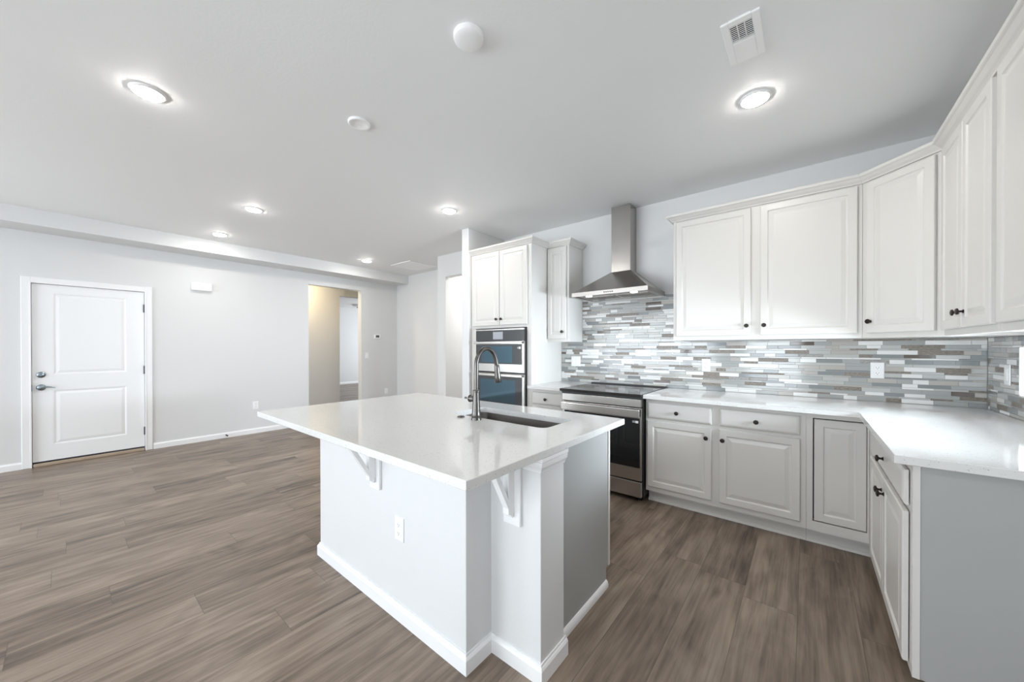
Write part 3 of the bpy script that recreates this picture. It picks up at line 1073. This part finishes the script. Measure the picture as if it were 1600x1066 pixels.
# ------------------------------------------------------------------ range
GX0, GX1 = -1.8360, -1.0590
t = thing('range', 'stainless slide-in electric range with a black glass cooktop under the hood', 'stove', ((GX0 + GX1) / 2, 3.35, 0))
MB().box(GX0 + 0.004, GX1 - 0.004, 3.062, 3.690, 0.045, 0.893).build('body', BLACK, t)
mb = MB().box(GX0 - 0.003, GX1 + 0.003, 2.985, 3.664, 0.8945, 0.9185, 0.003, 2)
ct = mb.build('cooktop', COOKTOP, t)
MB().box(GX0 - 0.003, GX1 + 0.003, 3.640, 3.690, 0.9187, 0.928, 0.002).build('rear_trim', BLACK, ct)
RINGM = mat('burner_print', (0.10, 0.10, 0.10), 0.3)
for bx, by, br in ((-1.65, 3.16, 0.10), (-1.24, 3.16, 0.085), (-1.65, 3.48, 0.075), (-1.24, 3.48, 0.095), (-1.445, 3.5, 0.06)):
    n = 40
    mb = MB()
    for r_ in (br,):
        a = [mb.bm.verts.new((bx + r_ * math.cos(2 * PI * i / n), by + r_ * math.sin(2 * PI * i / n), 0.9189)) for i in range(n)]
        b_ = [mb.bm.verts.new((bx + (r_ - 0.003) * math.cos(2 * PI * i / n), by + (r_ - 0.003) * math.sin(2 * PI * i / n), 0.9189)) for i in range(n)]
        for i in range(n):
            mb.bm.faces.new((a[i], a[(i + 1) % n], b_[(i + 1) % n], b_[i]))
    mb.build('burner_ring', RINGM, ct)
MB().box(GX0 + 0.010, GX1 - 0.010, 3.012, 3.061, 0.806, 0.872, 0.003, 2).build('control_panel', STEEL, t)
MB().box(GX0 + 0.004, GX1 - 0.004, 3.018, 3.061, 0.8722, 0.8942).build('panel_trim', BLACK, t)
od = MB().box(GX0 + 0.010, GX1 - 0.010, 3.022, 3.061, 0.186, 0.798, 0.003, 2).build('oven_door', STEEL, t)
MB().box(GX0 + 0.030, GX1 - 0.022, 3.0185, 3.0225, 0.296, 0.712, 0.001).build('door_window', BLACKGL, od)
mb = MB().box(GX0 + 0.012, GX1 - 0.012, 2.978, 2.996, 0.722, 0.790, 0.005, 3)
mb.box(GX0 + 0.05, GX0 + 0.08, 2.996, 3.022, 0.735, 0.775).box(GX1 - 0.08, GX1 - 0.05, 2.996, 3.022, 0.735, 0.775)
mb.build('door_handle', STEEL, od)
MB().box(-1.1435, -1.1195, 3.0178, 3.0184, 0.674, 0.691).build('sticker', PAPER_G, od)
MB().box(-1.1165, -1.0915, 3.0178, 3.0184, 0.672, 0.692).build('sticker', PAPER_W, od)
MB().box(GX0 + 0.010, GX1 - 0.010, 3.020, 3.061, 0.048, 0.176, 0.003, 2).build('storage_drawer', STEEL, t)
for xx in (GX0 + 0.03, GX1 - 0.06):
    for yy in (3.09, 3.64):
        MB().box(xx, xx + 0.03, yy, yy + 0.03, 0, 0.0445).build('foot', BLACK, t)

# ------------------------------------------------------------------ wall oven
OX0, OX1 = -3.022, -2.3125
OF = 3.046
t = thing('wall_oven', 'built-in double wall oven with dark blue-reflecting glass in the tall tower', 'oven', ((OX0 + OX1) / 2, OT, 0.66))
MB().box(OX0 + 0.004, OX1 - 0.001, 3.066, 3.45, 0.668, 1.516).build('chassis', BLACK, t)
cp = MB().box(OX0, OX1, OF, 3.0655, 1.384, 1.500, 0.002).build('control_panel', OVENFR, t)
MB().box(-2.752, -2.606, OF - 0.0012, OF + 0.0005, 1.400, 1.484).build('display', SCREEN, cp)
MB().box(OX0, OX1, OF, 3.0655, 1.5005, 1.517, 0.002).build('top_trim', STEEL, t)


def oven_door(z0, z1, bottom, wx, wz0, wz1):
    dd = MB().box(OX0, OX1, OF, 3.0655, z0, z1, 0.002).build('oven_door', STEEL, t)
    MB().box(OX0 + 0.002, OX1 - 0.026, OF - 0.0016, OF + 0.001, z0 + bottom, z1 - 0.034, 0.0008).build('door_glass', OVENFR, dd)
    MB().box(*wx, OF - 0.0020, OF - 0.0008, wz0, wz1).build('viewing_window', OVENWIN, dd)
    mb = MB().box(OX0 + 0.004, OX1 - 0.004, OF - 0.046, OF - 0.030, z1 - 0.030, z1 - 0.004, 0.004, 2)
    mb.box(OX0 + 0.03, OX0 + 0.05, OF - 0.030, OF, z1 - 0.026, z1 - 0.008).box(OX1 - 0.05, OX1 - 0.03, OF - 0.030, OF, z1 - 0.026, z1 - 0.008)
    mb.build('door_handle', STEEL, dd)
    return dd


dd = oven_door(1.038, 1.380, 0.088, (-2.93, -2.470), 1.140, 1.325)
MB().box(-2.402, -2.384, OF - 0.0024, OF - 0.0017, 1.296, 1.316).build('sticker', PAPER_G, dd)
MB().box(-2.380, -2.356, OF - 0.0024, OF - 0.0017, 1.294, 1.318).build('sticker', PAPER_W, dd)
oven_door(0.668, 1.020, 0.012, (-2.95, -2.430), 0.700, 0.950)

# ------------------------------------------------------------------ range hood
t = thing('range_hood', 'stainless steel chimney range hood on the tiled wall above the range', 'hood', (-1.452, HW, 1.81))
HX0, HX1, HY = -1.8285, -1.0760, 3.200
HB = HW - 0.0095
mb = MB()
lip = [(HX0, HY), (HX1, HY), (HX1, HB), (HX0, HB)]
z0, z1 = 1.812, 1.851
mb.loops([[(x, y, 1.824) for x, y in ((HX0 + 0.012, HY + 0.012), (HX1 - 0.012, HY + 0.012))] + [(HX1 - 0.012, HB - 0.010, z0 + 0.0005), (HX0 + 0.012, HB - 0.010, z0 + 0.0005)],
          [(x, y, z0) for x, y in ((HX0 + 0.010, HY + 0.010), (HX1 - 0.010, HY + 0.010), (HX1 - 0.010, HB - 0.010), (HX0 + 0.010, HB - 0.010))],
          [(x, y, z0) for x, y in lip], [(x, y, z1) for x, y in lip],
          [(x, y, z1 + 0.002) for x, y in ((HX0 + 0.006, HY + 0.006), (HX1 - 0.006, HY + 0.006), (HX1 - 0.006, HB), (HX0 + 0.006, HB))],
          [(-1.565, 3.535, 2.078), (-1.355, 3.535, 2.078), (-1.355, HB, 2.078), (-1.565, HB, 2.078)]])
mb.build('canopy', STEELH, t)
MB().box(-1.560, -1.360, 3.540, HW - 0.0015, 2.0785, ZC - 0.0005, 0.002).build('chimney', STEELV, t)
mb = MB()
for a, b_ in ((HX0 + 0.05, -1.458), (-1.446, HX1 - 0.05)):
    mb.box(a, b_, HY + 0.16, HB - 0.05, 1.817, 1.8235, 0.002)
    for k in range(18):
        xx = a + 0.015 + (b_ - a - 0.03) * k / 17
        mb.box(xx - 0.003, xx + 0.003, HY + 0.18, HB - 0.07, 1.8145, 1.8172)
mb.build('grease_filter', STEELH, t)
for xx in (-1.690, -1.235):
    MB().lathe([(0.032, 1.8235), (0.032, 1.815), (0.026, 1.8135), (0.002, 1.8130)], (xx, HY + 0.10, 0), 'z', 20).build('lamp', HOODL, t)
for k in range(5):
    MB().lathe([(0.0055, HY), (0.0055, HY - 0.002), (0.003, HY - 0.003)], (-1.482 + 0.020 * k, 0, 1.831), 'y', 12).build('button', BLACK, t)

# ------------------------------------------------------------------ ceiling fittings
LP = [(-2.865, 0.296, 'white recessed disc light on the ceiling nearest the camera, over the open floor'),
      (-0.234, 2.508, 'white recessed disc light on the ceiling above the long counter, past the square vent'),
      (-4.441, 1.230, 'white recessed disc light on the ceiling, middle one of the three leading to the soffit'),
      (-2.902, 2.533, 'white recessed disc light on the ceiling in front of the oven tower'),
      (-5.747, 1.230, 'white recessed disc light on the ceiling close to the soffit, above the long wall'),
      (-5.632, 3.134, 'white recessed disc light on the ceiling near the flat return grille in the alcove')]


def lamp_parts(t, x, y, m_):
    MB().lathe([(0.0790, 0.0), (0.0785, -0.0035), (0.074, -0.0085), (0.067, -0.0105), (0.0655, -0.0100)], (x, y, ZC - 0.0005), 'z', 36).build('trim_ring', WHITE, t, True)
    MB().lathe([(0.0650, -0.008), (0.0650, -0.0107), (0.058, -0.0155), (0.036, -0.0195), (0.010, -0.0207)], (x, y, ZC - 0.0005), 'z', 36).build('diffuser', m_, t, True)


for x, y, lab in LP:
    lamp_parts(thing('ceiling_light', lab, 'light', (x, y, ZC), 0, 'recessed ceiling lights'), x, y, LAMP)
lamp_parts(thing('ceiling_light', 'white recessed disc light on the ceiling directly above the camera, out of frame', 'light', (-0.234, 0.296, ZC), 0, 'recessed ceiling lights'), -0.234, 0.296, LAMP)
# lamps behind the doorways; the pantry one is added to brighten its opening
lamp_parts(thing('hall_light', 'warm ceiling light out of sight in the hall behind the doorway', 'light', (-7.2, 2.72, ZC)), -7.2, 2.72, LAMPW)
lamp_parts(thing('added_pantry_light', 'added ceiling light out of sight in the pantry behind the wing wall', 'light', (-3.6, 4.5, ZC)), -3.6, 4.5, LAMPP)

mb = MB().lathe([(0.0690, 0.0), (0.0690, -0.012), (0.066, -0.022), (0.056, -0.028), (0.030, -0.031), (0.005, -0.0315)], (-1.207, 1.172, ZC - 0.0005), 'z', 40)
tag(mb.build('smoke_detector', WHITE, None, True), 'larger round white smoke detector on the ceiling above the island', 'detector')
mb = MB().lathe([(0.0665, 0.0), (0.0665, -0.008), (0.062, -0.013), (0.050, -0.0135), (0.046, -0.0110), (0.010, -0.0105)], (-2.214, 1.184, ZC - 0.0005), 'z', 40)
tag(mb.build('ceiling_cover', WHITE, None, True), 'smaller round white cover plate on the ceiling past the smoke detector', 'cover')

# supply vent: plate with louvred opening in three bays
t = thing('ceiling_vent', 'rectangular white ceiling vent with louvres at one end, above the range side', 'vent', (-0.228, 1.985, ZC))
vx0, vx1, vy0, vy1 = -0.302, -0.155, 1.842, 2.131
gx0, gx1, gy0, gy1 = -0.271, -0.187, 1.871, 1.976
mb = MB()
zv0, zv1 = ZC - 0.011, ZC - 0.0005
mb.box(vx0, gx0, vy0, vy1, zv0, zv1, 0.003).box(gx1, vx1, vy0, vy1, zv0, zv1, 0.003).box(gx0, gx1, vy0, gy0, zv0, zv1).box(gx0, gx1, gy1, vy1, zv0, zv1)
mb.box(gx0 - 0.004, gx1 + 0.008, 1.990, 1.993, zv0 - 0.001, zv0)
mb.build('plate', WHITE, t)
MB().box(gx0, gx1, gy0, gy1, ZC - 0.0012, ZC - 0.0005).build('duct_shade', SLOT, t)  # black sheet stands in for the shade between the louvres
mb = MB()
n = 9
for k in range(n):
    yy = gy0 + (gy1 - gy0) * (k + 0.5) / n
    mb.box(gx0, gx1, yy - 0.0016, yy + 0.0016, zv0 + 0.0005, zv0 + 0.0022)
for k in (1, 2):
    xx = gx0 + (gx1 - gx0) * k / 3
    mb.box(xx - 0.002, xx + 0.002, gy0, gy1, zv0 + 0.0005, zv0 + 0.005)
mb.build('louvre', WHITE, t)
# return grille in the alcove ceiling
t = thing('return_grille', 'large square white return air grille on the alcove ceiling', 'vent', (-5.34, 3.843, ZC))
mb = MB()
rx0, rx1, ry0, ry1 = -5.622, -5.058, 3.565, 4.121
for a in ((rx0, rx1, ry0, ry0 + 0.03), (rx0, rx1, ry1 - 0.03, ry1), (rx0, rx0 + 0.03, ry0 + 0.03, ry1 - 0.03), (rx1 - 0.03, rx1, ry0 + 0.03, ry1 - 0.03)):
    mb.box(*a, ZC - 0.010, ZC - 0.0005, 0.002)
mb.build('frame', WHITE, t)
mb = MB().box(rx0 + 0.03, rx1 - 0.03, ry0 + 0.03, ry1 - 0.03, ZC - 0.0065, ZC - 0.0005)
for k in range(30):
    yy = ry0 + 0.04 + (ry1 - ry0 - 0.08) * k / 29
    mb.hull([(x_, yy + dy, ZC - dz) for x_ in (rx0 + 0.03, rx1 - 0.03) for dy, dz in ((-0.0065, 0.0045), (-0.005, 0.0040), (0.007, 0.0105), (0.007, 0.0095))])
mb.build('louvre', WHITE, t)
# ceiling light of the far room, half hidden by the door jamb
t = thing('flush_light', 'white round ceiling fixture with a dark rim in the far room beyond the hall', 'light', (-11.6, 6.12, ZC))
MB().lathe([(0.17, 0.0), (0.17, -0.02), (0.15, -0.05), (0.09, -0.075), (0.01, -0.08)], (-11.6, 6.12, ZC - 0.0005), 'z', 32).build('shade', WHITE, t, True)
MB().lathe([(0.018, -0.079), (0.018, -0.095), (0.01, -0.11), (0.002, -0.112)], (-11.6, 6.12, ZC), 'z', 16).build('finial', BLACK, t, True)

for o in list(bpy.data.objects):
    if '_world' in o:
        del o['_world']
